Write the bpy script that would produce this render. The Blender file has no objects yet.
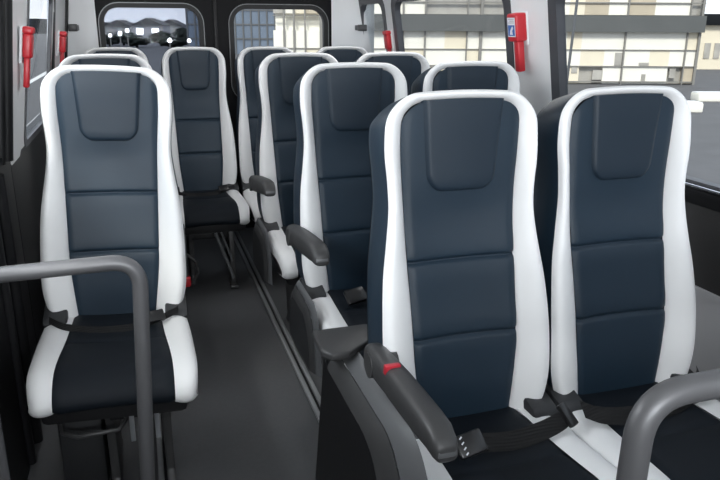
import bpy, bmesh, math, random
from mathutils import Vector, Matrix
random.seed(7)
scene = bpy.context.scene
COL = scene.collection
PI = math.pi

# ------------------------------------------------------------------ materials
def mat(name, color, rough=.5, metal=0, spec=.5, noise=0, nscale=200, bump=0, bscale=400, emit=0, coat=0, wave=0):
    m = bpy.data.materials.new(name); m.use_nodes = True
    nt = m.node_tree; b = nt.nodes['Principled BSDF']
    b.inputs['Base Color'].default_value = (*color, 1)
    b.inputs['Roughness'].default_value = rough
    b.inputs['Metallic'].default_value = metal
    b.inputs['Specular IOR Level'].default_value = spec
    b.inputs['Coat Weight'].default_value = coat
    tc = nt.nodes.new('ShaderNodeTexCoord')
    if noise:
        n = nt.nodes.new('ShaderNodeTexNoise'); n.inputs['Scale'].default_value = nscale; n.inputs['Detail'].default_value = 4
        r = nt.nodes.new('ShaderNodeMapRange'); r.inputs['To Min'].default_value = 1 - noise; r.inputs['To Max'].default_value = 1 + noise
        mx = nt.nodes.new('ShaderNodeVectorMath'); mx.operation = 'SCALE'; mx.inputs[0].default_value = color
        nt.links.new(tc.outputs['Object'], n.inputs['Vector']); nt.links.new(n.outputs['Fac'], r.inputs['Value'])
        nt.links.new(r.outputs['Result'], mx.inputs['Scale']); nt.links.new(mx.outputs[0], b.inputs['Base Color'])
    if bump:
        n = nt.nodes.new('ShaderNodeTexNoise'); n.inputs['Scale'].default_value = bscale; n.inputs['Detail'].default_value = 3
        bp = nt.nodes.new('ShaderNodeBump'); bp.inputs['Strength'].default_value = bump; bp.inputs['Distance'].default_value = .002
        nt.links.new(tc.outputs['Object'], n.inputs['Vector']); nt.links.new(n.outputs['Fac'], bp.inputs['Height']); nt.links.new(bp.outputs[0], b.inputs['Normal'])
    if wave:
        n = nt.nodes.new('ShaderNodeTexWave'); n.bands_direction = 'Y'; n.inputs['Scale'].default_value = wave
        bp = nt.nodes.new('ShaderNodeBump'); bp.inputs['Strength'].default_value = .5; bp.inputs['Distance'].default_value = .002
        nt.links.new(tc.outputs['Object'], n.inputs['Vector']); nt.links.new(n.outputs['Fac'], bp.inputs['Height']); nt.links.new(bp.outputs[0], b.inputs['Normal'])
    if emit:
        b.inputs['Emission Color'].default_value = (*color, 1); b.inputs['Emission Strength'].default_value = emit
    return m

def glass_mat(name, tint):
    m = bpy.data.materials.new(name); m.use_nodes = True
    nt = m.node_tree; nt.nodes.clear()
    out = nt.nodes.new('ShaderNodeOutputMaterial'); mix = nt.nodes.new('ShaderNodeMixShader')
    tr = nt.nodes.new('ShaderNodeBsdfTransparent'); tr.inputs[0].default_value = (*tint, 1)
    gl = nt.nodes.new('ShaderNodeBsdfGlossy'); gl.inputs['Roughness'].default_value = .02
    lw = nt.nodes.new('ShaderNodeLayerWeight'); lw.inputs['Blend'].default_value = .5
    pw = nt.nodes.new('ShaderNodeMath'); pw.operation = 'POWER'; pw.inputs[1].default_value = 5
    fr = nt.nodes.new('ShaderNodeMath'); fr.operation = 'MULTIPLY_ADD'; fr.inputs[1].default_value = .3; fr.inputs[2].default_value = .0015
    nt.links.new(lw.outputs['Facing'], pw.inputs[0]); nt.links.new(pw.outputs[0], fr.inputs[0])
    nt.links.new(fr.outputs[0], mix.inputs[0]); nt.links.new(tr.outputs[0], mix.inputs[1]); nt.links.new(gl.outputs[0], mix.inputs[2])
    nt.links.new(mix.outputs[0], out.inputs[0])
    return m

M = dict(
    blue=mat('navy_leather', (.0115, .0245, .040), .45, spec=.34, noise=.10, nscale=9, bump=.25, bscale=900),
    headblue=mat('navy_leather_headrest', (.0105, .0205, .033), .47, spec=.34, noise=.08, nscale=9, bump=.2, bscale=1100),
    seatblue=mat('black_navy_cushion_fabric', (.0055, .0085, .013), .6, spec=.22, bump=.25, bscale=1400),
    white=mat('white_leather', (.80, .80, .80), .5, spec=.4, noise=.02, nscale=6, bump=.15, bscale=900),
    black=mat('black_plastic', (.010, .010, .011), .5, bump=.1, bscale=600),
    shell=mat('charcoal_shell_plastic', (.022, .023, .025), .5, bump=.15, bscale=700),
    grey=mat('grey_plastic', (.10, .103, .108), .42, bump=.1, bscale=500),
    dgrey=mat('dark_grey_plastic', (.045, .045, .046), .42, bump=.1, bscale=500),
    arm=mat('armrest_soft_plastic', (.04, .04, .041), .45, bump=.15, bscale=700),
    steel=mat('grey_painted_steel', (.13, .135, .14), .35, .3),
    lip=mat('brushed_rail_metal', (.36, .37, .38), .4, .4),
    bright=mat('bright_steel', (.6, .62, .65), .3, .8),
    rail=mat('grab_rail_grey_coating', (.105, .105, .11), .45, .3, bump=.08, bscale=500),
    chrome=mat('chrome', (.85, .86, .88), .15, 1),
    belt=mat('black_webbing', (.016, .016, .017), .7, wave=60),
    buckle=mat('black_buckle_plastic', (.012, .012, .013), .3),
    red=mat('red_plastic', (.52, .018, .028), .4),
    dred=mat('red_button', (.45, .02, .035), .4),
    wallw=mat('white_wall_plastic', (.80, .81, .82), .45, bump=.1, bscale=300),
    wallg=mat('pale_grey_wall_panel', (.42, .42, .43), .5, bump=.12, bscale=400),
    wallgd=mat('charcoal_wall_panel', (.035, .034, .034), .6, bump=.3, bscale=300),
    walld=mat('black_wall_panel', (.008, .008, .009), .42, spec=.25, bump=.1, bscale=200),
    rubber=mat('dark_rubber', (.012, .012, .013), .45, spec=.25),
    frame=mat('grey_window_frame', (.06, .062, .07), .4),
    doorm=mat('black_rear_door', (.006, .006, .007), .45, spec=.1),
    floor=mat('dark_vinyl_floor', (.092, .094, .098), .55, noise=.12, nscale=60, bump=.3, bscale=700),
    ceil=mat('pale_ceiling', (.7, .7, .7), .7),
    glass=glass_mat('clear_glass', (.92, .94, .95)),
    tint=glass_mat('tinted_glass', (.62, .65, .70)),
    lblw=mat('label_white', (.78, .80, .84), .5),
    lblb=mat('label_blue', (.03, .12, .42), .5),
    lblg=mat('label_grey_print', (.42, .43, .46), .5),
    asphalt=mat('asphalt', (.10, .10, .105), .85, noise=.25, nscale=1.5),
    paint=mat('road_paint', (.8, .8, .8), .7),
    cream=mat('cream_facade_panel', (.82, .74, .58), .7, noise=.10, nscale=1.2),
    cream2=mat('pale_facade_panel', (.88, .85, .76), .7, noise=.06, nscale=1.5),
    beige=mat('beige_facade_panel', (.52, .45, .34), .7, noise=.15, nscale=2),
    slab=mat('grey_concrete_band', (.105, .11, .108), .8, noise=.12, nscale=1.5),
    mull=mat('grey_mullion', (.24, .23, .21), .6),
    facglass=mat('facade_window_glass', (.42, .40, .36), .15, spec=.6, noise=.5, nscale=1.6),
    blueglass=mat('blue_grey_curtain_glass', (.16, .20, .26), .2, spec=.5, noise=.35, nscale=.6),
    hill=mat('dark_hillside', (.018, .020, .023), .95, spec=0, noise=.6, nscale=.25),
    bush=mat('dark_foliage', (.020, .024, .022), .95, spec=0, noise=.5, nscale=3),
    house=mat('grey_house_wall', (.30, .30, .32), .85, noise=.1, nscale=2),
    roof=mat('slate_roof', (.05, .05, .055), .8),
    lampglow=mat('lit_lamp_globe', (1, .97, .9), .5, emit=9),
)

# ------------------------------------------------------------------ helpers
def tag(o, label=None, cat=None, group=None, kind=None):
    if label: o['label'] = label
    if cat: o['category'] = cat
    if group: o['group'] = group
    if kind: o['kind'] = kind
    return o

def link_mesh(name, me, m, parent=None, smooth=True, ms=None):
    o = bpy.data.objects.new(name, me); COL.objects.link(o)
    for mm in (ms or [m]): me.materials.append(mm)
    if smooth:
        for p in me.polygons: p.use_smooth = True
    if parent: o.parent = parent
    return o

def empty(name, loc=(0, 0, 0), rz=0):
    o = bpy.data.objects.new(name, None); COL.objects.link(o)
    o.location = loc; o.rotation_euler = (0, 0, rz); o.empty_display_size = .1
    return o

def grid(name, pts, m, parent=None, closed_u=False, caps=False):
    """pts: rows of equally long lists of points -> quad sheet"""
    R, C = len(pts), len(pts[0])
    v = [p for r in pts for p in r]; f = []
    for i in range(R - 1):
        for j in range(C if closed_u else C - 1):
            a = i * C + j; b = i * C + (j + 1) % C
            f.append((a, b, b + C, a + C))
    if caps:
        f.append(tuple(range(C - 1, -1, -1))); f.append(tuple((R - 1) * C + j for j in range(C)))
    me = bpy.data.meshes.new(name); me.from_pydata(v, [], f); me.update()
    bm = bmesh.new(); bm.from_mesh(me)
    bmesh.ops.remove_doubles(bm, verts=bm.verts, dist=1e-6)
    bmesh.ops.recalc_face_normals(bm, faces=bm.faces)
    bm.to_mesh(me); bm.free()
    o = link_mesh(name, me, m, parent)
    return o

class MB:
    """collects solids into ONE mesh"""
    def __init__(s): s.bm = bmesh.new()
    def box(s, x0, x1, y0, y1, z0, z1, bev=.0, seg=2, mtx=None):
        b = bmesh.new(); r = bmesh.ops.create_cube(b, size=1)
        for v in b.verts:
            v.co = Vector(((x0 + x1) / 2 + v.co.x * (x1 - x0), (y0 + y1) / 2 + v.co.y * (y1 - y0), (z0 + z1) / 2 + v.co.z * (z1 - z0)))
        if bev: bmesh.ops.bevel(b, geom=list(b.edges), offset=bev, segments=seg, profile=.5, affect='EDGES')
        return s.add(b, mtx)
    def add(s, b, mtx=None):
        if mtx: bmesh.ops.transform(b, matrix=mtx, verts=b.verts)
        me = bpy.data.meshes.new('t'); b.to_mesh(me); b.free(); s.bm.from_mesh(me); bpy.data.meshes.remove(me)
        return s
    def tube(s, pts, r, n=14, caps=True):
        pts = [Vector(p) for p in pts]
        b = bmesh.new(); rings = []; up = None
        for i, p in enumerate(pts):
            d = (pts[min(i + 1, len(pts) - 1)] - pts[max(i - 1, 0)]).normalized()
            if up is None:
                up = Vector((0, 0, 1)) if abs(d.z) < .9 else Vector((0, 1, 0))
            side = d.cross(up).normalized(); up = side.cross(d).normalized()
            rr = r[i] if isinstance(r, (list, tuple)) else r
            rings.append([b.verts.new(p + (side * math.cos(2 * PI * k / n) + up * math.sin(2 * PI * k / n)) * rr) for k in range(n)])
        for a, c in zip(rings, rings[1:]):
            for k in range(n): b.faces.new((a[k], a[(k + 1) % n], c[(k + 1) % n], c[k]))
        if caps:
            b.faces.new(rings[0][::-1]); b.faces.new(rings[-1])
        return s.add(b)
    def prism(s, poly, x0, x1, axis='x', bev=0, seg=2):
        """poly in the two other axes, extruded along axis"""
        b = bmesh.new()
        def P(t, u, w): return {'x': (t, u, w), 'y': (u, t, w), 'z': (u, w, t)}[axis]
        A = [b.verts.new(P(x0, u, w)) for u, w in poly]; B = [b.verts.new(P(x1, u, w)) for u, w in poly]
        b.faces.new(A); b.faces.new(B[::-1])
        for i in range(len(A)):
            j = (i + 1) % len(A); b.faces.new((A[i], B[i], B[j], A[j]))
        bmesh.ops.recalc_face_normals(b, faces=b.faces)
        if bev: bmesh.ops.bevel(b, geom=list(b.edges), offset=bev, segments=seg, profile=.5, affect='EDGES')
        return s.add(b)
    def build(s, name, m, parent=None, smooth=True):
        bmesh.ops.recalc_face_normals(s.bm, faces=s.bm.faces)
        me = bpy.data.meshes.new(name); s.bm.to_mesh(me); s.bm.free()
        o = link_mesh(name, me, m, parent, smooth=False)
        if smooth:
            for p in me.polygons: p.use_smooth = True
            me.set_sharp_from_angle(angle=math.radians(38))
        return o

def rrect(a0, a1, b0, b1, r, n=8):
    out = []
    rs = r if isinstance(r, (list, tuple)) else (r, r, r, r)   # br, tr, tl, bl
    for (ca, cb, s), rr in zip((((a1), (b0), -90), ((a1), (b1), 0), ((a0), (b1), 90), ((a0), (b0), 180)), rs):
        cx = ca - rr if ca == a1 else ca + rr; cy = cb - rr if cb == b1 else cb + rr
        for k in range(n + 1):
            t = math.radians(s + 90 * k / n); out.append((cx + rr * math.cos(t), cy + rr * math.sin(t)))
    return out

def plate(name, outer, holes, t0, t1, axis, m, parent=None):
    """flat plate with holes: 2D outline in the two other axes, thickness t0..t1 along axis"""
    bm = bmesh.new()
    def P(t, u, w): return {'x': (t, u, w), 'y': (u, t, w), 'z': (u, w, t)}[axis]
    from mathutils.geometry import delaunay_2d_cdt
    pts, ed = [], []
    for loop_ in [outer] + holes:
        k0 = len(pts); pts += [Vector(p) for p in loop_]
        ed += [(k0 + i, k0 + (i + 1) % len(loop_)) for i in range(len(loop_))]
    V, _, T, *_r = delaunay_2d_cdt(pts, ed, [], 0, 1e-6)
    def inside(p, poly):
        c = False
        for i in range(len(poly)):
            (ax, ay), (bx, by) = poly[i], poly[i - 1]
            if (ay > p[1]) != (by > p[1]) and p[0] < (bx - ax) * (p[1] - ay) / (by - ay) + ax: c = not c
        return c
    bv = [bm.verts.new(P(t0, v.x, v.y)) for v in V]
    for t in T:
        c = (V[t[0]] + V[t[1]] + V[t[2]]) / 3
        if inside(c, outer) and not any(inside(c, h) for h in holes): bm.faces.new([bv[k] for k in t])
    r = bmesh.ops.extrude_face_region(bm, geom=list(bm.faces))
    vs = [g for g in r['geom'] if isinstance(g, bmesh.types.BMVert)]
    d = P(t1 - t0, 0, 0)
    bmesh.ops.translate(bm, vec=d, verts=vs)
    bmesh.ops.recalc_face_normals(bm, faces=bm.faces)
    me = bpy.data.meshes.new(name); bm.to_mesh(me); bm.free()
    o = link_mesh(name, me, m, parent, smooth=False)
    return o

def ip(x, xs, ys):
    """smooth (catmull-rom-like) interpolation"""
    if x <= xs[0]: return ys[0]
    if x >= xs[-1]: return ys[-1]
    for i in range(len(xs) - 1):
        if x <= xs[i + 1]: break
    t = (x - xs[i]) / (xs[i + 1] - xs[i]); h = xs[i + 1] - xs[i]
    def sl(k):
        if k == 0: return (ys[1] - ys[0]) / (xs[1] - xs[0])
        if k == len(xs) - 1: return (ys[-1] - ys[-2]) / (xs[-1] - xs[-2])
        return (ys[k + 1] - ys[k - 1]) / (xs[k + 1] - xs[k - 1])
    m0, m1 = sl(i) * h, sl(i + 1) * h
    return (2*t**3 - 3*t*t + 1) * ys[i] + (t**3 - 2*t*t + t) * m0 + (-2*t**3 + 3*t*t) * ys[i + 1] + (t**3 - t*t) * m1

# ------------------------------------------------------------------ camera
YAW, PITCH, ROLL, F, H = .3022, .301, .0052, 696.67, 1.3654
fw = Vector((math.sin(YAW) * math.cos(PITCH), math.cos(YAW) * math.cos(PITCH), -math.sin(PITCH)))
rt = Vector((math.cos(YAW), -math.sin(YAW), 0)); up = rt.cross(fw)
r2 = rt * math.cos(ROLL) + up * math.sin(ROLL); u2 = up * math.cos(ROLL) - rt * math.sin(ROLL)
cd = bpy.data.cameras.new('camera'); cam = bpy.data.objects.new('camera', cd); COL.objects.link(cam)
cam.matrix_world = Matrix(((r2.x, u2.x, -fw.x, 0), (r2.y, u2.y, -fw.y, 0), (r2.z, u2.z, -fw.z, H), (0, 0, 0, 1)))
cd.sensor_width = 36; cd.lens = F * 36 / 720; cd.clip_start = .02; cd.clip_end = 1000
scene.camera = cam

# ================================================================== SEATS
ZC = [.40, .45, .55, .65, .75, .84, .93, 1.01, 1.10, 1.17, 1.24]
YC = [.000, .002, .008, .022, .045, .070, .090, .100, .104, .104, .106]
def yc(z): return ip(z, ZC, YC)
WO = ([.40, .43, .46, .50, .55, .60, .70, .80, .90, .97, 1.03, 1.10, 1.17, 1.24], [.160, .182, .202, .215, .222, .2225, .220, .212, .196, .188, .190, .196, .193, .180])
WI = ([.40, .45, .50, .60, .70, .80, .90, .97, 1.03, 1.10, 1.17, 1.24], [.118, .122, .127, .136, .139, .141, .143, .145, .148, .152, .151, .142])
def corner(w, z, zt, r):
    if z > zt - r: w -= r - math.sqrt(max(0, r * r - (z - (zt - r)) ** 2))
    return w
ZTI, ZTO, Z0 = 1.205, 1.229, .405
def wi(z): return corner(ip(z, *WI), z, ZTI, .045)
def wo(z): return corner(ip(z, *WO), z, ZTO, .068)
NR = 56
ZI = [Z0 + (ZTI - .06 - Z0) * k / (NR - 12) for k in range(NR - 12)] + [ZTI - .06 + .06 * math.sin(PI / 2 * k / 12) for k in range(13)]
ZO = [Z0 + (ZTO - .07 - Z0) * k / (NR - 12) for k in range(NR - 12)] + [ZTO - .07 + .07 * math.sin(PI / 2 * k / 12) for k in range(13)]
NT = 16
def arch(x, z):
    t = min(1, max(0, (z - 1.08) / .14)); t = t * t * (3 - 2 * t)
    return z + .010 * t * (1 - (x / .18) ** 2)
def loop(ws, Zs):
    L = [(-ws(z), z) for z in Zs]; wt = ws(Zs[-1])
    L += [(-wt + 2 * wt * j / NT, Zs[-1]) for j in range(1, NT)]
    L += [(ws(z), z) for z in reversed(Zs)]
    return L
SEAMS = (.8375, .6537)
def hw_head(z):      # half width of the headrest pad
    w = ip(z, [1.0, 1.05, 1.15, 1.24], [.088, .093, .101, .109])
    if z < 1.002 + .045: w -= .045 - math.sqrt(max(0, .045 ** 2 - (1.002 + .045 - z) ** 2))
    return w
def y_panel(x, z):
    w = max(.05, wi(min(z, ZTI - .05)))
    y = yc(z) + .010 * (1 - (x / w) ** 2) * (1 if z < .95 else max(0, 1 - (z - .95) / .08))
    for s in SEAMS:
        d = abs(z - s)
        y += .008 * math.exp(-(d / .0045) ** 2) - .0028 * math.exp(-((d - .03) / .025) ** 2)
    # gentle roll over at the side piping
    e = max(0, abs(x) / w - .88) / .12
    y += .008 * min(1, e) ** 2
    return y

def seat_parts(root, kind):
    # --- padded back: blue centre panel
    rows = []
    for z in ZI:
        w = wi(z); rows.append([(w * u, y_panel(w * u, z), arch(w * u, z)) for u in [-1 + 2 * j / 26 for j in range(27)]])
    # finer rows around the seams
    zz = sorted(set([round(z, 5) for z in ZI] + [round(s + d, 5) for s in SEAMS for d in (-.016, -.010, -.006, -.003, 0, .003, .006, .010, .016)]))
    rows = [[(wi(z) * u, y_panel(wi(z) * u, z), arch(wi(z) * u, z)) for u in [-1 + 2 * j / 26 for j in range(27)]] for z in zz]
    grid('back_panel', rows, M['blue'], root)
    # --- headrest pad
    rows = []; zs = [1.002 + .21 * (k / 22) ** 1.3 for k in range(23)]
    us = [-1 + 2 * j / 24 for j in range(25)]
    for z in zs:
        r = []
        for u in us:
            x = hw_head(z) * u
            edge = min(1, (1 - abs(u)) * hw_head(z) / .012); eb = min(1, (z - 1.002) / .012)
            h = math.sqrt(max(0, 1 - (1 - min(edge, eb)) ** 2))
            r.append((x, y_panel(x, z) + .006 - .015 * h - .003 * (1 - u * u), arch(x, z) - .001))
        rows.append(r)
    grid('headrest_pad', rows, M['headblue'], root)
    # --- white side trim, an upturned U
    LI, LO = loop(wi, ZI), loop(wo, ZO)
    qs = [0, .04, .10, .2, .32, .45, .58, .7, .82, .92, 1]
    rows = []
    n = len(LI)
    for q in qs:
        r = []
        for i in range(n):
            xi, zi = LI[i]; xo, zo = LO[i]
            x = xi + (xo - xi) * q; z = zi + (zo - zi) * q
            top = NR < i < n - NR - 1
            a = min(1, max(0, (zi - 1.05) / .13))
            bul = .040 * (1 - a) + .022 * a
            y = yc(z) + .010 - bul * (math.sin(PI / 2 * min(1, q / .78)) ** .9 if q < .78 else 1 - .55 * ((q - .78) / .22) ** 2)
            if i <= NR * .12 or i >= n - NR * .12 - 1: pass
            r.append((x, y, arch(x, z)))
        rows.append(r)
    yedge = [rows[-1][i][1] for i in range(n)]
    grid('white_side_trim', rows, M['white'], root)
    # --- blue flanks and rear
    rows = []
    for dy, ex in ((-.001, 0), (.006, .002), (.04, .004), (.085, .004), (.118, -.001), (.130, -.010)):
        rows.append([(x + (ex if z > .85 else min(ex, 0)) * math.copysign(1, x) if abs(x) > .1 else x, yedge[i] + dy, arch(x, z) - (.27 * max(0, dy) + .001) * min(1, max(0, (z - 1.10) / .1))) for i, (x, z) in enumerate(LO)])
    grid('backrest', rows, M['blue'], root)
    rows = []
    for k, z in enumerate(ZO):
        w = wo(z) - .008
        rows.append([(w * u, yc(z) + .136 + .012 * (1 - u * u), arch(w * u, z) - .006 - .036 * min(1, max(0, (z - 1.10) / .1))) for u in [-1 + 2 * j / 10 for j in range(11)]])
    grid('back_shell', rows, M['shell'], root)

    # --- cushion
    prof = [(.05, .432), (.0, .447), (-.06, .449), (-.12, .448), (-.18, .449), (-.206, .4495), (-.214, .446), (-.222, .4495), (-.25, .452), (-.31, .456), (-.37, .458), (-.41, .455), (-.44, .446), (-.463, .431), (-.478, .413), (-.486, .394), (-.486, .378), (-.476, .366), (-.455, .358), (-.40, .354)]
    def nrm(k):
        a = prof[max(0, k - 1)]; b = prof[min(len(prof) - 1, k + 1)]
        dy, dz = b[0] - a[0], b[1] - a[1]; l = math.hypot(dy, dz); return (dz / l, -dy / l)      # outward (up / forward)
    def wic(y): return ip(-y, [-.05, 0, .1, .2, .3, .4, .49], [.132, .134, .138, .143, .150, .155, .157])
    def woc(y): return ip(-y, [-.05, 0, .1, .2, .3, .4, .45, .49], [.205, .212, .220, .2235, .2235, .2235, .221, .214])
    rows = []
    for k, (y, z) in enumerate(prof):
        ny, nz = nrm(k); r = []
        for u in [-1 + 2 * j / 20 for j in range(21)]:
            d = -.007 * (1 - u * u) + .004 - .008 * max(0, abs(u) - .9) / .1
            r.append((wic(y) * u, y + ny * d, z + nz * d))
        rows.append(r)
    grid('cushion', rows, M['seatblue'], root)
    for s in (-1, 1):
        rows = []
        for k, (y, z) in enumerate(prof):
            if -.23 < y < -.2: continue
            ny, nz = nrm(k); r = []
            for q in (0, .03, .1, .22, .36, .5, .64, .78, .89, .96, 1):
                x = wic(y) + (woc(y) - wic(y)) * q
                d = -.004 + .010 * math.sin(PI * min(1, q * .75 + .06)) ** .6 - .014 * q ** 6
                r.append((s * x, y + ny * d, z + nz * d))
            # skirt down the flank
            y2, z2 = r[-1][1], r[-1][2]
            r.append((s * woc(y), min(.03, y2 + .03 * (1 if z < .42 else 0)), max(.362, z2 - .035)))
            rows.append(r)
        grid('white_cushion_trim', rows, M['white'], root)
    b = MB(); b.box(-.195, .195, -.455, .08, .315, .415, .02); b.build('seat_pan', M['black'], root)

    # --- belt anchors and belt
    for s in (-1, 1):
        b = MB()
        b.prism([(.075, .425), (-.05, .425), (-.075, .452), (-.055, .470), (-.005, .482), (.045, .490), (.075, .48)], s * .150, s * .222, 'x', .010, 2)
        b.build('belt_anchor', M['shell'], root)
    strap = MB()
    xs = [(-.215, -.030, .475), (-.18, -.075, .474), (-.12, -.105, .466), (0, -.115, .462), (.12, -.105, .470), (.18, -.080, .480), (.212, -.045, .486)]
    if kind == 'A': xs = [(-.075, -.142, .486), (-.04, -.132, .476), (.04, -.130, .466), (.12, -.125, .474), (.18, -.112, .484), (.205, -.095, .490)]
    if kind == 'W': xs = [(-.205, -.095, .492), (-.16, -.118, .480), (-.06, -.122, .468), (.05, -.112, .468), (.13, -.085, .474), (.19, -.045, .482), (.212, -.02, .488)]
    if kind in 'LD': xs = [(-.20, -.050, .470), (-.15, -.088, .460), (-.06, -.110, .452), (.04, -.112, .454), (.12, -.09, .464), (.19, -.045, .476)]
    pts = []
    bw = .022 if kind in 'AW' else .011
    for i in range(33):
        t = i / 32 * (len(xs) - 1); k = [ip(t, list(range(len(xs))), [p[c] for p in xs]) for c in range(3)]
        pts.append([(k[0], k[1] - .028 + e * bw * .66 + h, k[2] + .001 + e * bw * .66 + h) for e, h in ((1, .001), (-1, .001), (-1, -.001), (1, -.001))])
    g = grid('seat_belt', pts, M['belt'], root, closed_u=True, caps=True)
    for p in g.data.polygons: p.use_smooth = False
    b = MB()
    if kind == 'A':
        mt = Matrix.Translation((-.078, -.172, .488)) @ Matrix.Rotation(.14, 4, 'Z') @ Matrix.Rotation(-.12, 4, 'Y') @ Matrix.Rotation(.75, 4, 'X')
        b.box(-.035, .035, -.026, .026, -.011, .011, .006, 2, mt)
        bk = b.build('buckle', M['buckle'], g)
        b = MB()
        for k in range(4):
            m2 = mt @ Matrix.Translation((-.020 , .018 - .012 * k, .0112)) @ Matrix.Rotation(.5, 4, 'Z')
            b.box(-.004, .004, -.0016, .0016, 0, .0006, 0, 1, m2)
        b.build('raised_print', M['lblw'], g)
        b = MB(); mt = Matrix.Translation((.196, -.134, .492)) @ Matrix.Rotation(.4, 4, 'Z') @ Matrix.Rotation(-.1, 4, 'Y') @ Matrix.Rotation(.75, 4, 'X')
        b.box(-.013, .013, -.030, .030, -.008, .008, .005, 2, mt); b.build('belt_slider', M['buckle'], g)
    else:
        mt = Matrix.Translation((.115 if kind in 'LD' else .15, -.118, .476)) @ Matrix.Rotation(.22, 4, 'Z') @ Matrix.Rotation(-.1, 4, 'Y') @ Matrix.Rotation(.7, 4, 'X')
        b.box(-.03, .03, -.019, .019, -.010, .010, .005, 2, mt)
        b.build('buckle', M['buckle'], g)

    # --- legs
    legx = (-.05, .11) if kind == 'L' else (-.12, .12)
    for x in legx:
        b = MB()
        b.prism([(-.40, .335), (-.02, .335), (-.06, .28), (-.10, .05), (-.06, .006), (-.36, .006), (-.33, .05), (-.34, .24)], x - .013, x + .013, 'x', .004)
        b.build('leg', M['dgrey'] if kind != 'W' else M['shell'], root)
    for ya, za in ((-.36, .26), (-.12, .2)):
        b = MB(); b.box(legx[0], legx[1], ya, ya + .03, za, za + .05, .006); b.build('cross_brace', M['black'], root)

    if kind == 'A':
        # --- armrest
        ax = -.235
        arm = empty_part = None
        sect = []
        ys = [.085, .075, .05, .02, -.02, -.06, -.10]
        def ring(y, zc, hw, hh, n=20, pw=3.2):
            return [(ax + hw * math.copysign(abs(math.cos(t)) ** (2 / pw), math.cos(t)), y, zc + hh * math.copysign(abs(math.sin(t)) ** (2 / pw), math.sin(t))) for t in [2 * PI * k / n for k in range(n)]]
        rows = [ring(.055, .625, .012, .018), ring(.05, .626, .022, .030), ring(.03, .628, .026, .036), ring(-.06, .634, .027, .037), ring(-.115, .638, .027, .037),
                ring(-.13, .6385, .0285, .037), ring(-.22, .643, .029, .035), ring(-.30, .646, .029, .033), ring(-.345, .647, .028, .030), ring(-.372, .640, .026, .025), ring(-.386, .634, .022, .018), ring(-.389, .633, .015, .012)]
        arm = grid('armrest', rows, M['arm'], root, closed_u=True, caps=True)
        b = MB(); b.tube([(ax - .028, .0, .625), (ax + .04, .0, .625)], .030, 20); b.build('armrest_pivot', M['dgrey'], arm)
        rows = [ring(-.1, .6405, .0275, .0375), ring(-.118, .6415, .029, .0375)]
        b = MB(); b.prism([(-.098, .655), (-.116, .655), (-.120, .680), (-.102, .679)], ax - .026, ax + .010, 'x', .003); b.build('armrest_release_button', M['dred'], arm)
        b = MB(); b.prism([(-.376, .622), (-.3905, .628), (-.389, .640), (-.374, .652)], ax - .019, ax + .019, 'x', .003); b.build('armrest_end_cap', M['grey'], arm)
    return root

def xf_children(root, mtx, skip=('leg', 'cross_brace')):
    for ch in root.children:
        if ch.name.split('.')[0] in skip: continue
        ch.matrix_local = mtx @ ch.matrix_local

XA, XW, XL, XD = .716, 1.166, -.114, .315
XD = .303
YR = (None, 1.387, 2.266, 3.129, 4.004)
def new_seat(kind):
    r = empty('passenger_seat'); r['category'] = 'seat'; r['group'] = 'blue and white passenger seats'
    return seat_parts(r, kind)
def copy_tree(o, parent=None):
    c = o.copy(); COL.objects.link(c)
    if parent: c.parent = parent
    for ch in o.children: copy_tree(ch, c)
    return c
protoA = new_seat('A')

# side cover beside the cushion of the aisle seats
def side_cover(root, long):
    # cross section: outer side face, then two bands rising to the inner top edge
    if long: X, Zt, yr, zb, fr = [-.290, -.264, -.227], [.482, .532, .566], .28, .004, .13
    else: X, Zt, yr, zb, fr = [-.262, -.250, -.236], [.445, .485, .505], .05, .28, .06
    def path(k, n=14):
        """outline of crease k in (y, z): flat run, rounded nose, straight drop"""
        yn = -.318 + fr * (1, .48, 0)[k]; zt = Zt[k]
        R, V = .15 if long else .10, .16
        P = [(yr, zt), (yr * .75, zt), (yr * .5, zt), (yr * .25, zt), (.0, zt)] if long else [(yr, zt - .10), (yr - .02, zt - .03), (yr - .06, zt), (-.04, zt), (-.08, zt)]
        for i in range(n + 1):
            t = PI / 2 * i / n; P.append((yn + R * (1 - math.sin(t)), zt - V + V * math.cos(t)))
        P += [(yn - .004, max(zb, zt - .24)), (yn - .004, zb)]
        return P
    A, B_, C_ = path(0), path(1), path(2)
    def band(name, P0, x0, P1, x1, m, puff):
        rows = []
        for (ya, za), (yb, zb_) in zip(P0, P1):
            r = []
            for t in range(7):
                q = t / 6; d = puff * math.sin(PI * q)
                r.append((x0 + (x1 - x0) * q - d * .5, ya + (yb - ya) * q - d * .3, max(zb, za + (zb_ - za) * q + d * .7)))
            rows.append(r)
        return grid(name, rows, m, root)
    face = [[(X[0], y, zb + (z - zb) * t / 6) for t in range(7)] for y, z in A]
    if long: face = [[(X[0], .44 - .13 * t / 6, zb + (Zt[0] + .03 - zb) * t / 6) for t in range(7)]] + face
    grid('side_cover', face, M['walld'] if long else M['shell'], root)
    band('side_cover_lower_band', A, X[0] + .0005, B_, X[1], M['dgrey'], .004)
    band('side_cover_upper_band', B_, X[1] + .0015, C_, X[2], M['grey'], .004)
    b = MB(); b.box(X[0] + .003, -.238, -.18, yr - .006, zb + .002, Zt[0] - .12, .004); b.build('side_cover_core', M['shell'], root)
    return root
side_cover(protoA, False)

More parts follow.
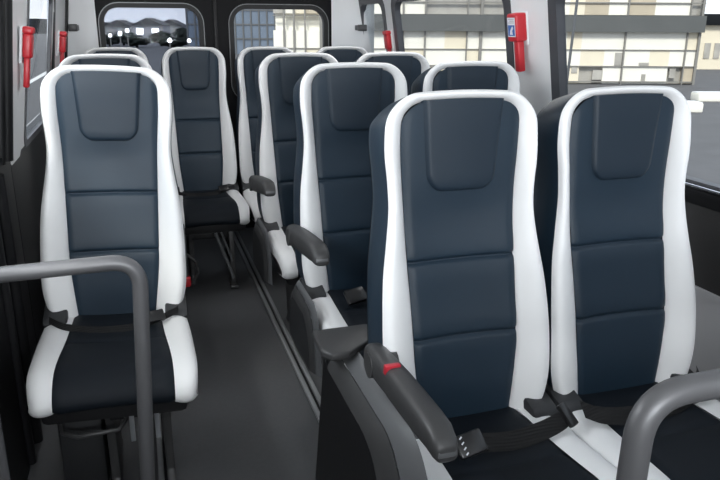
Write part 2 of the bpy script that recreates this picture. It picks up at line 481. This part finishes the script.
seats = {}
for kind, cols in (('A', [(1, XA), (2, XA), (3, XA), (4, XA)]), ('W', [(1, XW), (2, XW), (3, XW), (4, XW)]), ('L', [(2, XL), (3, XL - .018), (4, XL)]), ('D', [(4, XD)])):
    proto = protoA if kind == 'A' else new_seat(kind)
    for i, (row, x) in enumerate(cols):
        s = proto if i == 0 else copy_tree(proto)
        s.location = (x, YR[row], 0); seats[kind + str(row)] = s
LAB = dict(
    A1='front aisle seat with lap belt and red buttoned armrest, nearest the camera',
    W1='front row window seat beside the pale grey wall panel, behind the curved grab rail',
    A2='second row aisle seat, directly behind the nearest large seat, with a dark armrest',
    W2='window seat whose top shows between the two front right seats, below the labelled red hammer',
    A3='third row aisle seat with a dark armrest across its white edge',
    W3='third row window seat, mostly hidden, its rounded top below the small unlabelled red hammer',
    A4='rear row seat in front of the left edge of the right rear window, half hidden',
    W4='rear row corner seat by the right side hinge, only its white rimmed top showing',
    L2='single seat left of the aisle in full view, behind the inverted U grab rail',
    L3='middle of the three single left seats, only its top rim above the nearest one',
    L4='farthest of the three single left seats, under the left rear window',
    D4='rear row seat at the end of the aisle, seen whole with its dark cushion')
for k, s in seats.items(): s['label'] = LAB[k]
# the single seat on the left stands slightly askew on its pedestal
piv = Matrix.Translation((0, 0, .8)) @ Matrix.Rotation(math.radians(2.6), 4, 'Y') @ Matrix.Translation((0, 0, -.8))
xf_children(seats['L2'], piv)
# front aisle seat: longer side cover reaching the floor, with a ledge at its rear
a1 = seats['A1']
for ch in list(a1.children):
    if ch.name.startswith('side_cover'): bpy.data.objects.remove(ch)
side_cover(a1, True)
b = MB(); b.prism([(-.326, .195), (-.320, .325), (-.160, .325), (-.148, .265), (-.200, .212), (-.255, .168), (-.305, .165)], .558, .580, 'z', .007, 3); b.build('side_cover_ledge', M['arm'], a1)
b = MB(); b.box(-.286, -.24, .275, .31, .02, .562, .006); b.build('ledge_support', M['walld'], a1)
for k, dg in (('A2', 4.5), ('A3', 6)):
    for ch in list(seats[k].children):
        if ch.name.startswith('armrest'):
            for q in list(ch.children):
                if q.name.startswith('armrest_release'): bpy.data.objects.remove(q)
            ch.matrix_local = Matrix.Translation((-.004, .055, .652)) @ Matrix.Rotation(math.radians(-dg), 4, 'X') @ Matrix.Translation((0, -.03, -.626))
for k in ('A2', 'A3', 'A4'):
    for ch in list(seats[k].children_recursive):
        if ch.name.startswith('raised_print'): bpy.data.objects.remove(ch)
for ch in list(seats['A4'].children_recursive):
    if ch.name.startswith(('armrest', 'side_cover')): bpy.data.objects.remove(ch)
for k in ('L4', 'D4', 'A4', 'W4'): seats[k].scale.x = .89
a1.location.z = -.0175
seats['W1'].location.z = -.0175
for k in ('A1', 'W1'):
    for ch in seats[k].children:
        if ch.name.split('.')[0] in ('leg',) : ch.location.z += .0175
# left pedestal extras
L2 = seats['L2']
for x in (.012, .082):
    b = MB(); b.box(x - .007, x + .007, -.372, -.362, .19, .325, .002); b.build('bright_bar', M['bright'], L2)
b = MB(); b.box(-.20, -.075, -.30, -.06, .012, .255, .012); b.build('under_seat_box', M['shell'], L2)
b = MB(); b.tube([(-.19, -.30, .285), (-.17, -.40, .268), (-.13, -.43, .268), (-.02, -.43, .272), (0, -.40, .285), (.0, -.30, .31)], .007, 10); b.build('adjuster_bar', M['dgrey'], L2)
# hanging buckle of the middle left seat
s = seats['L3']
b = MB(); b.box(.236, .262, -.37, -.35, .40, .585, .006, 2); b.box(.236, .260, -.365, -.345, .33, .42, .005); st = b.build('buckle_stalk', M['grey'], s)
st.matrix_local = Matrix.Translation((0, .08, -.01))
b = MB(); b.box(.238, .272, -.375, -.345, .30, .345, .008, 2); rb = b.build('belt_release', M['red'], s); rb.matrix_local = Matrix.Translation((0, .08, 0)); rb['label'] = 'red belt release'
b = MB(); b.tube([(.215, -.20, .42), (.26, -.23, .43), (.30, -.27, .40), (.305, -.28, .36), (.285, -.28, .32), (.255, -.28, .30)], .006, 8); b.build('belt_loop', M['belt'], s)
# strut and front leg under the rear row beside the aisle
s = seats['D4']
b = MB(); b.tube([(.01, -.50, .33), (.075, -.505, .155), (.10, -.51, .08)], .010, 10); b.tube([(.045, -.49, .33), (.10, -.50, .17)], .006, 8); b.build('strut', M['steel'], s)
b = MB(); b.box(.095, .125, -.43, -.40, .02, .34, .005); b.box(.085, .135, -.47, -.37, .004, .022, .004); b.build('front_leg', M['dgrey'], s)
bpy.context.view_layer.update()

# ================================================================== SETTING
def S(o): o['kind'] = 'structure'; return o
XR, XLW, YB, YF = 1.45, -.36, 4.70, -1.0
b = MB(); b.box(-.66, 1.58, YF, 4.76, -.04, 0); S(b.build('floor', M['floor']))
b = MB(); b.box(-.66, 1.58, YF, 4.76, 1.78, 1.82); S(b.build('ceiling', M['ceil']))
ZB, ZT = .925, 1.495
# right side: upper white wall with three windows
Rw = [(.10, 2.293), (2.68, 3.975), (4.205, 4.63)]
holes = [rrect(a - .05, c + .05, ZB - .012, ZT + .03, .08) for a, c in Rw]
wr = S(plate('wall_right', [(YF, .89), (4.76, .89), (4.76, 1.78), (YF, 1.78)], holes, XR, XR + .045, 'x', M['wallw']))
b = MB(); b.box(XR + .066, XR + .11, YF, 4.74, .635, .90); S(b.build('trim_1', M['wallgd']))
b = MB(); b.box(XR + .058, XR + .11, YF, 4.74, .0, .635, .004); S(b.build('trim_2', M['wallg']))
b = MB(); b.box(XR - .018, XR - .004, YF, 4.66, .868, .914, .004); S(b.build('trim_3', M['rubber']))
b = MB(); b.box(XR - .020, XR - .004, YF, 4.66, .918, .927, .002); S(b.build('trim_4', M['chrome']))
b = MB(); b.box(XR - .016, XR - .004, YF, 4.66, .842, .850, .002); S(b.build('trim_5', M['frame']))
for i, (a, c) in enumerate(Rw):
    w = S(plate('window_%d' % (i + 1), rrect(a - .055, c + .055, ZB - .016, ZT + .034, .085), [rrect(a, c, ZB + .01, ZT - .01, .06)], XR - .004, XR + .032, 'x', M['frame']))
    plate('window_pane', rrect(a - .01, c + .01, ZB, ZT, .06), [], XR + .020, XR + .025, 'x', M['glass'], w)
# left side: sliding door in front, white pillar, windows
Lw = [(2.88, 3.62), (4.56, 4.66)]
holes = [rrect(a - .03, c + .03, ZB - .012, ZT + .03, .05) for a, c in Lw]
S(plate('wall_left', [(2.56, .862), (2.68, .862), (2.74, .885), (2.78, .92), (4.76, .92), (4.76, 1.78), (2.56, 1.78)], [holes[0]], XLW - .012, XLW, 'x', M['wallw']))
w = S(plate('window_4', rrect(Lw[0][0] - .035, Lw[0][1] + .035, ZB - .016, ZT + .034, .06), [rrect(Lw[0][0], Lw[0][1], ZB + .01, ZT - .01, .05)], XLW - .010, XLW + .004, 'x', M['frame']))
plate('window_pane', rrect(Lw[0][0] - .01, Lw[0][1] + .01, ZB, ZT, .05), [], XLW - .007, XLW - .003, 'x', M['glass'], w)
b = MB(); b.box(XLW - .01, XLW + .008, 3.66, 3.70, .95, 1.74, .004); S(b.build('trim_6', M['chrome']))
b = MB(); b.box(XLW - .01, XLW + .010, 3.74, 3.84, .95, 1.74, .006); S(b.build('trim_7', M['rubber']))
b = MB(); b.box(XLW - .125, XLW - .075, 2.56, 4.74, .0, .93); S(b.build('trim_8', M['walld']))
b = MB(); b.box(XLW - .012, XLW + .014, 4.46, 4.52, .98, 1.74, .006); S(b.build('trim_9', M['rubber']))
dl = S(plate('door_1', [(YF, 0), (2.555, 0), (2.555, 1.78), (YF, 1.78)], [rrect(.9, 2.28, 1.20, 1.40, .05)], XLW - .06, XLW - .02, 'x', M['walld']))
plate('door_pane', rrect(.89, 2.29, 1.19, 1.41, .05), [], XLW - .045, XLW - .040, 'x', M['glass'], dl)
b = MB()
b.tube([(XLW - .005, 2.50, .93), (XLW - .005, 2.50, 1.76)], .020, 12)
b.tube([(XLW - .012, 2.435, .93), (XLW - .012, 2.435, 1.76)], .014, 12); b.build('door_seal', M['rubber'], dl)
b = MB(); b.box(XLW - .13, XLW - .075, YF, 2.556, 0, .955, .003); b.build('door_lower_panel', M['walld'], dl)
for y, rr in ((2.27, .022), (2.14, .016)):
    b = MB(); b.tube([(XLW - .070, y, .02), (XLW - .070, y, .93)], rr, 12); b.build('door_edge_rib', M['walld'], dl)
# rear corners
def lean(o, k, z0=1.40):
    for v in o.data.vertices: v.co.x += k * (min(v.co.z, 1.62) - z0)
    o.data.update()
    for c in o.children: lean(c, k, z0)
KL = .15
for o in [q for q in COL.objects if q.get('kind') == 'structure']:
    if o.name in ('wall_right', 'window_1', 'window_2', 'window_3', 'trim_3', 'trim_4', 'trim_5'): lean(o, -KL)
    if o.name in ('wall_left', 'window_4', 'trim_6', 'trim_7', 'trim_9'): lean(o, KL)
    if o.name == 'door_1':
        keep = [c for c in o.children if c.name.startswith(('door_lower', 'door_edge'))]
        for c in keep: c.parent = None
        lean(o, KL)
        for c in keep: c.parent = o
def corner_panel(name, x0, x1, flip):
    rows = []
    for t in range(9):
        a = PI / 2 * t / 8
        x = x1 + (x0 - x1) * math.sin(a); y = 4.66 + .05 * (1 - math.cos(a)) * -1 + .02
        x = x1 + (x0 - x1) * (1 - math.cos(a)); y = 4.56 + .12 * math.sin(a)
        rows.append([(x, y, .0), (x, y, .6), (x, y, 1.2), (x, y, 1.78)])
    return S(grid(name, rows, M['wallw']))
corner_panel('trim_10', 1.253, XR + .062, 1); corner_panel('trim_11', -.215, XLW - .068, 0)
# rear doors
for n, (x0, x1, g0, g1) in enumerate(((-.44, .503, -.172, .390), (.507, 1.52, .610, 1.203))):
    d = S(plate('door_%d' % (n + 2), [(x0, 0), (x1, 0), (x1, 1.78), (x0, 1.78)], [rrect(g0 - .015, g1 + .015, .885, 1.468, .10)], YB, YB + .05, 'y', M['doorm']))
    plate('window_frame', rrect(g0 - .030, g1 + .030, .870, 1.480, .12), [rrect(g0, g1, .90, 1.452, .085)], YB - .012, YB + .03, 'y', M['rubber'], d)
    plate('frame_rim', rrect(g0 - .034, g1 + .034, .866, 1.484, .124), [rrect(g0 - .029, g1 + .029, .871, 1.479, .119)], YB - .014, YB, 'y', M['steel'], d)
    plate('window_pane', rrect(g0 - .01, g1 + .01, .89, 1.462, .09), [], YB + .015, YB + .02, 'y', M['tint'] if n == 0 else M['glass'], d)
b = MB(); b.box(.485, .505, YB - .016, YB - .001, .02, 1.76, .003); S(b.build('trim_12', M['rubber']))

b = MB(); b.box(-.37, 1.43, -.31, -.25, .0, 1.08, .02); S(b.build('unseen_light_baffle', M['wallgd']))  # unseen partition behind the camera, added to keep front light off the cushions

# hinge covers beside the rear side windows
for nm, loc, sx, lab in (('h', (1.405, 4.53, 1.34), 1, 'small grey hinge cover on the right rear window pillar'), ('h', (-.322, 4.49, 1.335), -1, 'small grey hinge cover on the left rear pillar above the seats')):
    r = empty('hinge_cover', loc); tag(r, lab, 'hinge')
    b = MB(); b.box(-.010 if sx > 0 else -.038, .038 if sx > 0 else .010, -.035, .035, -.020, .020, .006); b.build('cover', M['dgrey'], r)
    b = MB(); b.box(-.014 if sx > 0 else -.03, .03 if sx > 0 else .014, .035, .075, -.016, .016, .004); b.build('hinge_arm', M['grey'], r)

# floor rails
for x, lab in ((.535, 'long seat rail on the floor along the right side of the aisle'), (.94, 'long floor rail under the middle of the right double seats'), (-.02, 'long floor rail beneath the single left seats')):
    r = empty('floor_rail', (x, 0, 0)); tag(r, lab, 'rail', 'seat rails on the floor')
    b = MB(); b.box(-.022, .022, .7, 4.6, 0, .006, .002); b.build('rail_base', M['black'], r)
    for s in (-1, 1):
        b = MB(); b.box(s * .015 - .009, s * .015 + .009, .7, 4.6, .004, .018, .003); b.build('rail_lip', M['lip'], r)

# emergency hammers
def hammer(loc, sx, labelled, lab):
    r = empty('emergency_hammer', (loc[0] - sx * .15 * (loc[2] - 1.4), loc[1], loc[2])); r.rotation_euler.y = -sx * .149; tag(r, lab, 'hammer', 'red emergency hammers on the window pillars')
    # local: x away from wall = -sx, y along wall, z up
    X = lambda a: -sx * a
    b = MB(); b.box(min(X(0), X(.010)), max(X(0), X(.010)), -.03, .06, -.075, .05, .003); b.build('wall_bracket', M['wallw'], r)
    if labelled:
        b = MB(); b.box(min(X(.008), X(.055)), max(X(.008), X(.055)), -.032, .042, -.058, .048, .008, 3); hd = b.build('hammer_head', M['red'], r)
        b = MB(); b.box(min(X(.0555), X(.0562)), max(X(.0555), X(.0562)), -.024, .034, -.038, .034); lb = b.build('instruction_label', M['lblw'], r)
        b = MB(); b.box(min(X(.0563), X(.0568)), max(X(.0563), X(.0568)), -.020, .030, -.034, .006); b.build('label_picture', M['lblb'], lb)
        b = MB()
        b.prism([(-.006, -.03), (.018, -.03), (.014, -.015), (.004, -.004), (-.004, .002), (-.012, -.004), (-.002, -.016)], X(.0569), X(.0572), 'x'); b.build('picture_figure', M['lblw'], lb)
        b = MB()
        for k in range(3): b.box(min(X(.0563), X(.0567)), max(X(.0563), X(.0567)), -.018, .028 - .012 * (k % 2), .013 + .007 * k, .016 + .007 * k)
        b.build('printed_lines', M['lblg'], lb)
        b = MB(); b.box(min(X(.016), X(.044)), max(X(.016), X(.044)), -.018, .018, -.175, -.055, .006, 2); b.build('handle', M['red'], r)
    else:
        b = MB(); b.box(min(X(.008), X(.042)), max(X(.008), X(.042)), -.034, .034, .025, .05, .008, 3); b.build('hammer_head', M['red'], r)
        b = MB(); b.box(min(X(.010), X(.039)), max(X(.010), X(.039)), -.031, .031, -.055, .028, .008, 3); b.build('hammer_body', M['red'], r)
        b = MB(); b.box(min(X(.014), X(.032)), max(X(.014), X(.032)), -.018, .018, -.155, -.053, .005, 2); b.build('handle', M['red'], r)
hammer((XR, 2.525, 1.365), 1, True, 'red emergency hammer with a white and blue label on the right window pillar')
hammer((XR, 4.10, 1.28), 1, False, 'small red emergency hammer farther back on the right, above the third row')
hammer((XLW, 2.70, 1.305), -1, False, 'large red emergency hammer on the front white pillar at the left edge')
hammer((XLW, 4.0, 1.275), -1, False, 'red emergency hammer farther back on the left wall, beside the rear pillar')

# grab rails
def bend(pts, r, n=8):
    out = [Vector(pts[0])]
    for a, p, c in zip(pts, pts[1:], pts[2:]):
        a, p, c = Vector(a), Vector(p), Vector(c)
        u, v = (a - p).normalized(), (c - p).normalized()
        for k in range(n + 1):
            t = k / n; q0 = p + u * r * (1 - t); q1 = p + v * r * t
            out.append(q0 * (1 - t) + q1 * t)
    out.append(Vector(pts[-1])); return out
r = empty('grab_rail', (-.055, 1.45, 0)); tag(r, 'grey inverted U grab rail standing in front of the single left seat', 'grab rail', 'grey tubular grab rails')
b = MB(); b.tube(bend([(-.298, 0, .012), (-.298, 0, .886), (.025, 0, .892), (.0, 0, .40), (-.012, 0, .012)], .062, 10), .0165, 18); b.build('rail_tube', M['rail'], r)
for x in (-.298, -.012):
    b = MB(); b.tube([(x, 0, .0), (x, 0, .012)], .034, 20); b.build('floor_flange', M['dgrey'], r)
r = empty('grab_rail', (.535, .60, 0)); tag(r, 'thick grey curved grab rail in the bottom right corner, before the front window seat', 'grab rail', 'grey tubular grab rails')
b = MB(); b.tube(bend([(-.012, 0, .012), (-.002, 0, .5), (.006, 0, .945), (.80, 0, .948), (.80, 0, .012)], .062, 10), .0175, 18); b.build('rail_tube', M['rail'], r)
for x in (-.012, .80):
    b = MB(); b.tube([(x, 0, .0), (x, 0, .012)], .034, 20); b.build('floor_flange', M['dgrey'], r)

# ================================================================== OUTSIDE
GZ = -.62
b = MB(); b.box(-260, 260, -60, 320, GZ - .2, GZ); S(b.build('ground', M['asphalt']))
ch, sh = math.cos(YAW), math.sin(YAW)
def out_root(name, D, l=0):
    return empty(name, (l * ch + D * sh, -l * sh + D * ch, GZ), -YAW)
# long facade across the view on the right; local x along the facade, y away, z up from the ground
D = 25.0
fz = lambda y: H - (y - 24) * .0327 - GZ
fx = lambda x: (x - 360) * .0343
r = out_root('office_building', D); tag(r, 'long pale building with a grey concrete band seen through the right side windows', 'building')
x0, x1 = fx(272), fx(701)
def fbox(name, xa, xb, ya, yb, m, d0=0, d1=.3, bev=0):
    b = MB(); b.box(min(xa, xb), max(xa, xb), d0, d1, min(ya, yb), max(ya, yb), bev); return b.build(name, m, r)
fbox('body', x0 + .05, x1 - .05, 0, 9, M['cream2'], .3, 9)
fbox('concrete_band', x0 + 3.2, x1, fz(31), fz(14.5), M['slab'], -.25, .35)
fbox('concrete_band', x0, x1, fz(-45), fz(-60), M['slab'], -.25, .35)
cols = [272, 283, 293, 304, 320, 336, 352, 368, 385, 402, 424, 444, 466, 480, 504, 524, 540, 567, 582, 606, 625, 652, 672, 687, 701]
lev = [84, 66, 49, 31]
pick = {0: ['cream2', 'facglass', 'cream', 'cream2', 'beige', 'cream2', 'facglass'], 1: ['cream', 'cream2', 'cream2', 'cream', 'cream2'], 2: ['cream2', 'cream2', 'cream', 'cream2', 'beige', 'cream2']}
for li in range(3):
    for ci in range(len(cols) - 1):
        k = pick[li][(ci * 5 + li * 3 + (ci * ci) % 3) % len(pick[li])]
        fbox('facade_panel', fx(cols[ci]), fx(cols[ci + 1]), fz(lev[li]), fz(lev[li + 1]), M[k], 0 if k != 'facglass' else .12, .3)
for ci in range(len(cols) - 1):
    k = ['facglass', 'cream2', 'beige', 'cream2', 'facglass', 'cream2', 'cream'][(ci * 3 + (ci // 4)) % 7]
    fbox('facade_panel', fx(cols[ci]), fx(cols[ci + 1]), fz(14), fz(-45), M[k], 0 if k != 'facglass' else .12, .3)
for y, t in ((66, .016), (49, .010), (2, .02), (-14, .02), (82, .02), (16, .015)):
    b = MB(); b.box(x0, x1, -.06, .02, fz(y) - t, fz(y) + t); b.build('transom', M['mull'], r)
for x, t in ((283, .035), (293, .035), (304, .025), (320, .05), (336, .03), (424, .03), (480, .05), (466, .02), (625, .025), (687, .02), (699, .04), (402, .03)):
    b = MB(); b.box(fx(x) - t, fx(x) + t, -.09, .02, 0, fz(-45)); b.build('mullion', M['mull'], r)
# window vents and small openings at ground level
for xa, xb, ya, yb in ((646, 650, 74, 81), (642, 652, 62, 65), (574, 580, 66, 73), (674, 680, 68, 78), (617, 624, 52, 65), (596, 606, 70, 80)):
    fbox('facade_opening', fx(xa), fx(xb), fz(ya), fz(yb), M['facglass'], -.03, .05)
r2_ = out_root('street_pole', D - 7, fx(571) * (D - 7) / D); tag(r2_, 'thin slanted pole standing before the pale building, right window', 'pole')
b = MB(); b.tube([(-.03, 0, 0), (.06, 0, 2.4), (.18, 0, 5)], .035, 10); b.build('post', M['steel'], r2_)
b = MB(); b.tube([(.18, 0, 5), (.3, 0, 5.2), (.8, 0, 5.25)], .03, 8); b.build('lamp_arm', M['steel'], r2_)
# lower neighbour to the right of the corner
r = out_root('low_building', 34); tag(r, 'low cream block beyond the corner of the long pale building, far right', 'building')
k = 34 / 25
b = MB(); b.box(fx(690) * k, fx(800) * k, 0, 5, 0, 2.0); b.build('wall', M['cream'], r)
b = MB(); b.box(fx(688) * k, fx(800) * k, -.3, 5.2, 2.0, 2.5, .03); b.build('roof_slab', M['hill'], r)
for x in (706, 716, 730, 750):
    b = MB(); b.box(fx(x) * k, fx(x + 6) * k, -.05, .05, .5, 1.2); b.build('window', M['facglass'], r)
# white kerb blocks on the paving outside the right window
for D_, px, ln, lab in ((17, 699, .24, 'white concrete block on the paving outside, nearer the window'), (19.5, 722, .5, 'white concrete block on the paving outside, farther along')):
    r = out_root('concrete_block', D_, (px - 360) * .001372 * D_); tag(r, lab, 'block')
    b = MB(); b.box(-ln, ln, -.25, .25, 0, .22, .03); b.build('block_body', M['cream2'], r)
    b = MB(); b.box(-ln + .02, ln - .02, -.23, .23, .22, .24, .005); b.build('block_cap', M['paint'], r)
# blue-grey glass block behind
r = out_root('glass_office_block', 48); tag(r, 'blue grey glass office block behind the rear windows', 'building')
q = 48 * .001372
xa, xb = (186 - 360) * q, (282 - 360) * q
b = MB(); b.box(xa, xb, 0, 10, 0, 8); b.build('body', M['blueglass'], r)
for x in range(0, 13):
    t = xa + (xb - xa) * x / 12; b = MB(); b.box(t - .05, t + .05, -.08, .02, 0, 8); b.build('mullion', M['steel'], r)
for z in (1.0, 1.9, 2.8, 3.7, 4.6, 5.5, 6.4, 7.3):
    b = MB(); b.box(xa, xb, -.06, .02, z - .05, z + .05); b.build('transom', M['steel'], r)
# hills
def hills(name, lab, D, l0, l1, base, amp, seed):
    rnd = random.Random(seed); r = []
    ph = [rnd.uniform(0, 6.28) for _ in range(6)]
    n = 60; front, top, back = [], [], []
    for i in range(n + 1):
        l = l0 + (l1 - l0) * i / n; t = i / n
        h = base + amp * (math.sin(t * 4 + ph[0]) * .5 + math.sin(t * 9 + ph[1]) * .25 + math.sin(t * 21 + ph[2]) * .12 + math.sin(t * 47 + ph[3]) * .06)
        w = lambda dd: (l * ch + (D + dd) * sh, -l * sh + (D + dd) * ch)
        front.append((*w(-60), GZ + .02)); top.append((*w(0), GZ + max(.3, h))); back.append((*w(40), GZ))
        mid = (*w(-22), GZ + max(.2, h * .55))
        r.append([front[-1], mid, top[-1], back[-1]])
    o = grid(name, r, M['hill']); tag(o, lab, 'hill'); return o
hills('hill', 'dark wooded hill along the skyline behind the left rear window', 190, -150, -20, 2.6, 1.6, 3)
# trees and houses of the town below the skyline
def blob_tree(l, D, w, h, lab):
    r = out_root('tree', D, l); tag(r, lab, 'tree', 'dark trees along the road behind the van')
    b = bmesh.new(); bmesh.ops.create_icosphere(b, subdivisions=3, radius=1)
    rnd = random.Random(int(l * 100) + 5)
    for v in b.verts:
        n = v.co.normalized(); k = 1 + .22 * math.sin(7 * n.x + l) * math.sin(6 * n.z + D) + rnd.uniform(-.08, .08)
        v.co = Vector((n.x * w * k, n.y * w * .8 * k, h * .58 + n.z * h * .42 * k))
    mb = MB(); mb.add(b); mb.build('crown', M['bush'], r, smooth=False)
    b = MB(); b.tube([(0, 0, 0), (0, 0, h * .5)], .12, 8); b.build('trunk', M['bush'], r)
q = .001372
tr = [(107, 62, .9, 1.1), (121, 66, 1.2, 1.2), (134, 60, 1.1, .95), (159, 64, 1.0, 1.25), (172, 58, 1.1, .9), (181, 70, .9, 1.5)]
trl = ['first', 'second', 'third', 'fourth', 'fifth', 'sixth']
for i, (px, D_, w, h) in enumerate(tr):
    blob_tree((px - 360) * D_ * q, D_, w, h, 'dark tree, %s from the left in the row seen through the left rear window' % trl[i])
hs = [(116, 84, 3.2, 1.5), (146, 80, 3.4, 1.7), (168, 90, 3.0, 1.6)]
hl = ['grey house with a slate roof at the left end of the town row', 'grey house with two bright windows in the middle of the town row', 'grey house with a slate roof nearest the glass office block']
for (px, D_, w, h), lab in zip(hs, hl):
    r = out_root('house', D_, (px - 360) * D_ * q); tag(r, lab, 'house', 'houses of the town behind')
    b = MB(); b.box(-w / 2, w / 2, 0, 3, 0, h); b.build('wall', M['house'], r)
    b = MB(); b.prism([(-w / 2 - .2, h), (w / 2 + .2, h), (0, h + .8)], -.2, 3.2, 'y'); b.build('roof', M['roof'], r)
    for s in (-1, 1):
        b = MB(); b.box(s * w * .25 - .35, s * w * .25 + .35, -.05, .05, h * .45, h * .8); b.build('window', M['lampglow'] if px == 146 else M['facglass'], r)
lamps = [(118, 44, 1.35), (125.5, 46, 1.5), (167.5, 40, 1.05), (187, 44, .95), (108, 52, 1.1)]
ll = ['lit street lamp with a round globe, left of the bright pair', 'lit street lamp with a round globe, right one of the bright pair', 'lit street lamp with a round globe, low and alone above the aisle seat', 'lit street lamp with a round globe in front of the glass office block', 'lit street lamp with a round globe farthest to the left']
for (px, D_, z), lab in zip(lamps, ll):
    r = out_root('street_lamp', D_, (px - 360) * D_ * q); tag(r, lab, 'street lamp', 'lit street lamps behind the van')
    b = MB(); b.tube([(0, 0, 0), (0, 0, z - .1)], .04, 8); b.build('post', M['mull'], r)
    bb = bmesh.new(); bmesh.ops.create_uvsphere(bb, u_segments=16, v_segments=10, radius=.12); bmesh.ops.translate(bb, vec=(0, 0, z), verts=bb.verts)
    b = MB(); b.add(bb); b.build('lamp_globe', M['lampglow'], r)
# painted road lines on the left
for i, (y0, y1, x, w) in enumerate(((6, 60, -2.1, .12), (6, 60, -3.6, .10))):
    b = MB(); b.box(x - w, x + w, y0, y1, GZ, GZ + .006); o = b.build('road_marking', M['paint'])
    tag(o, ['white painted road line nearer the left side windows', 'white painted road line farther from the left side windows'][i], 'road line')

# ================================================================== LIGHT
w = bpy.data.worlds.new('sky'); scene.world = w; w.use_nodes = True
nt = w.node_tree; bg = nt.nodes['Background']
tc = nt.nodes.new('ShaderNodeTexCoord'); sp = nt.nodes.new('ShaderNodeSeparateXYZ'); cr = nt.nodes.new('ShaderNodeValToRGB')
nt.links.new(tc.outputs['Generated'], sp.inputs[0]); nt.links.new(sp.outputs['Z'], cr.inputs[0]); nt.links.new(cr.outputs[0], bg.inputs[0])
e = cr.color_ramp.elements
e[0].position = 0; e[0].color = (.95, .96, 1, 1); e[1].position = .12; e[1].color = (.62, .68, .78, 1)
k = e.new(.6); k.color = (.80, .86, .95, 1)
bg.inputs['Strength'].default_value = 1.6

def area(name, loc, target, sx, sy, power, color=(1, 1, 1)):
    l = bpy.data.lights.new(name, 'AREA'); l.shape = 'RECTANGLE'; l.size = sx; l.size_y = sy; l.energy = power; l.color = color
    o = bpy.data.objects.new(name, l); COL.objects.link(o); o.location = loc
    o.rotation_euler = (Vector(target) - Vector(loc)).to_track_quat('-Z', 'Y').to_euler(); return o
area('windscreen_daylight', (-.15, -1.25, 1.38), (.15, 2.2, 1.10), 1.5, .66, 104, (.93, .97, 1))
area('side_door_daylight', (XLW - .065, 1.55, 1.30), (.9, 1.75, .95), 1.2, .18, 13, (.93, .97, 1))
for x, tx in ((1.38, -.36), (-.30, 1.45)):
    area('added_fill_strip', (x, 3.4, 1.74), (tx, 3.5, 1.14), 2.4, .10, 11)  # unseen fill strips, added to brighten the wall pillars and rear rows
sun = bpy.data.lights.new('sun', 'SUN'); sun.energy = 3.2; sun.angle = .2; sun.color = (1, .95, .86)
so = bpy.data.objects.new('sun', sun); COL.objects.link(so)
so.rotation_euler = Vector((.45, .75, -.75)).to_track_quat('-Z', 'Y').to_euler()

vs = scene.view_settings
scene.display_settings.display_device = 'sRGB'
vs.view_transform = 'Standard'; vs.look = 'None'; vs.exposure = 0; vs.gamma = 1; vs.use_curve_mapping = False
scene.cycles.use_denoising = True
scene.cycles.max_bounces = 8; scene.cycles.transparent_max_bounces = 12
scene.cycles.sample_clamp_indirect = 6
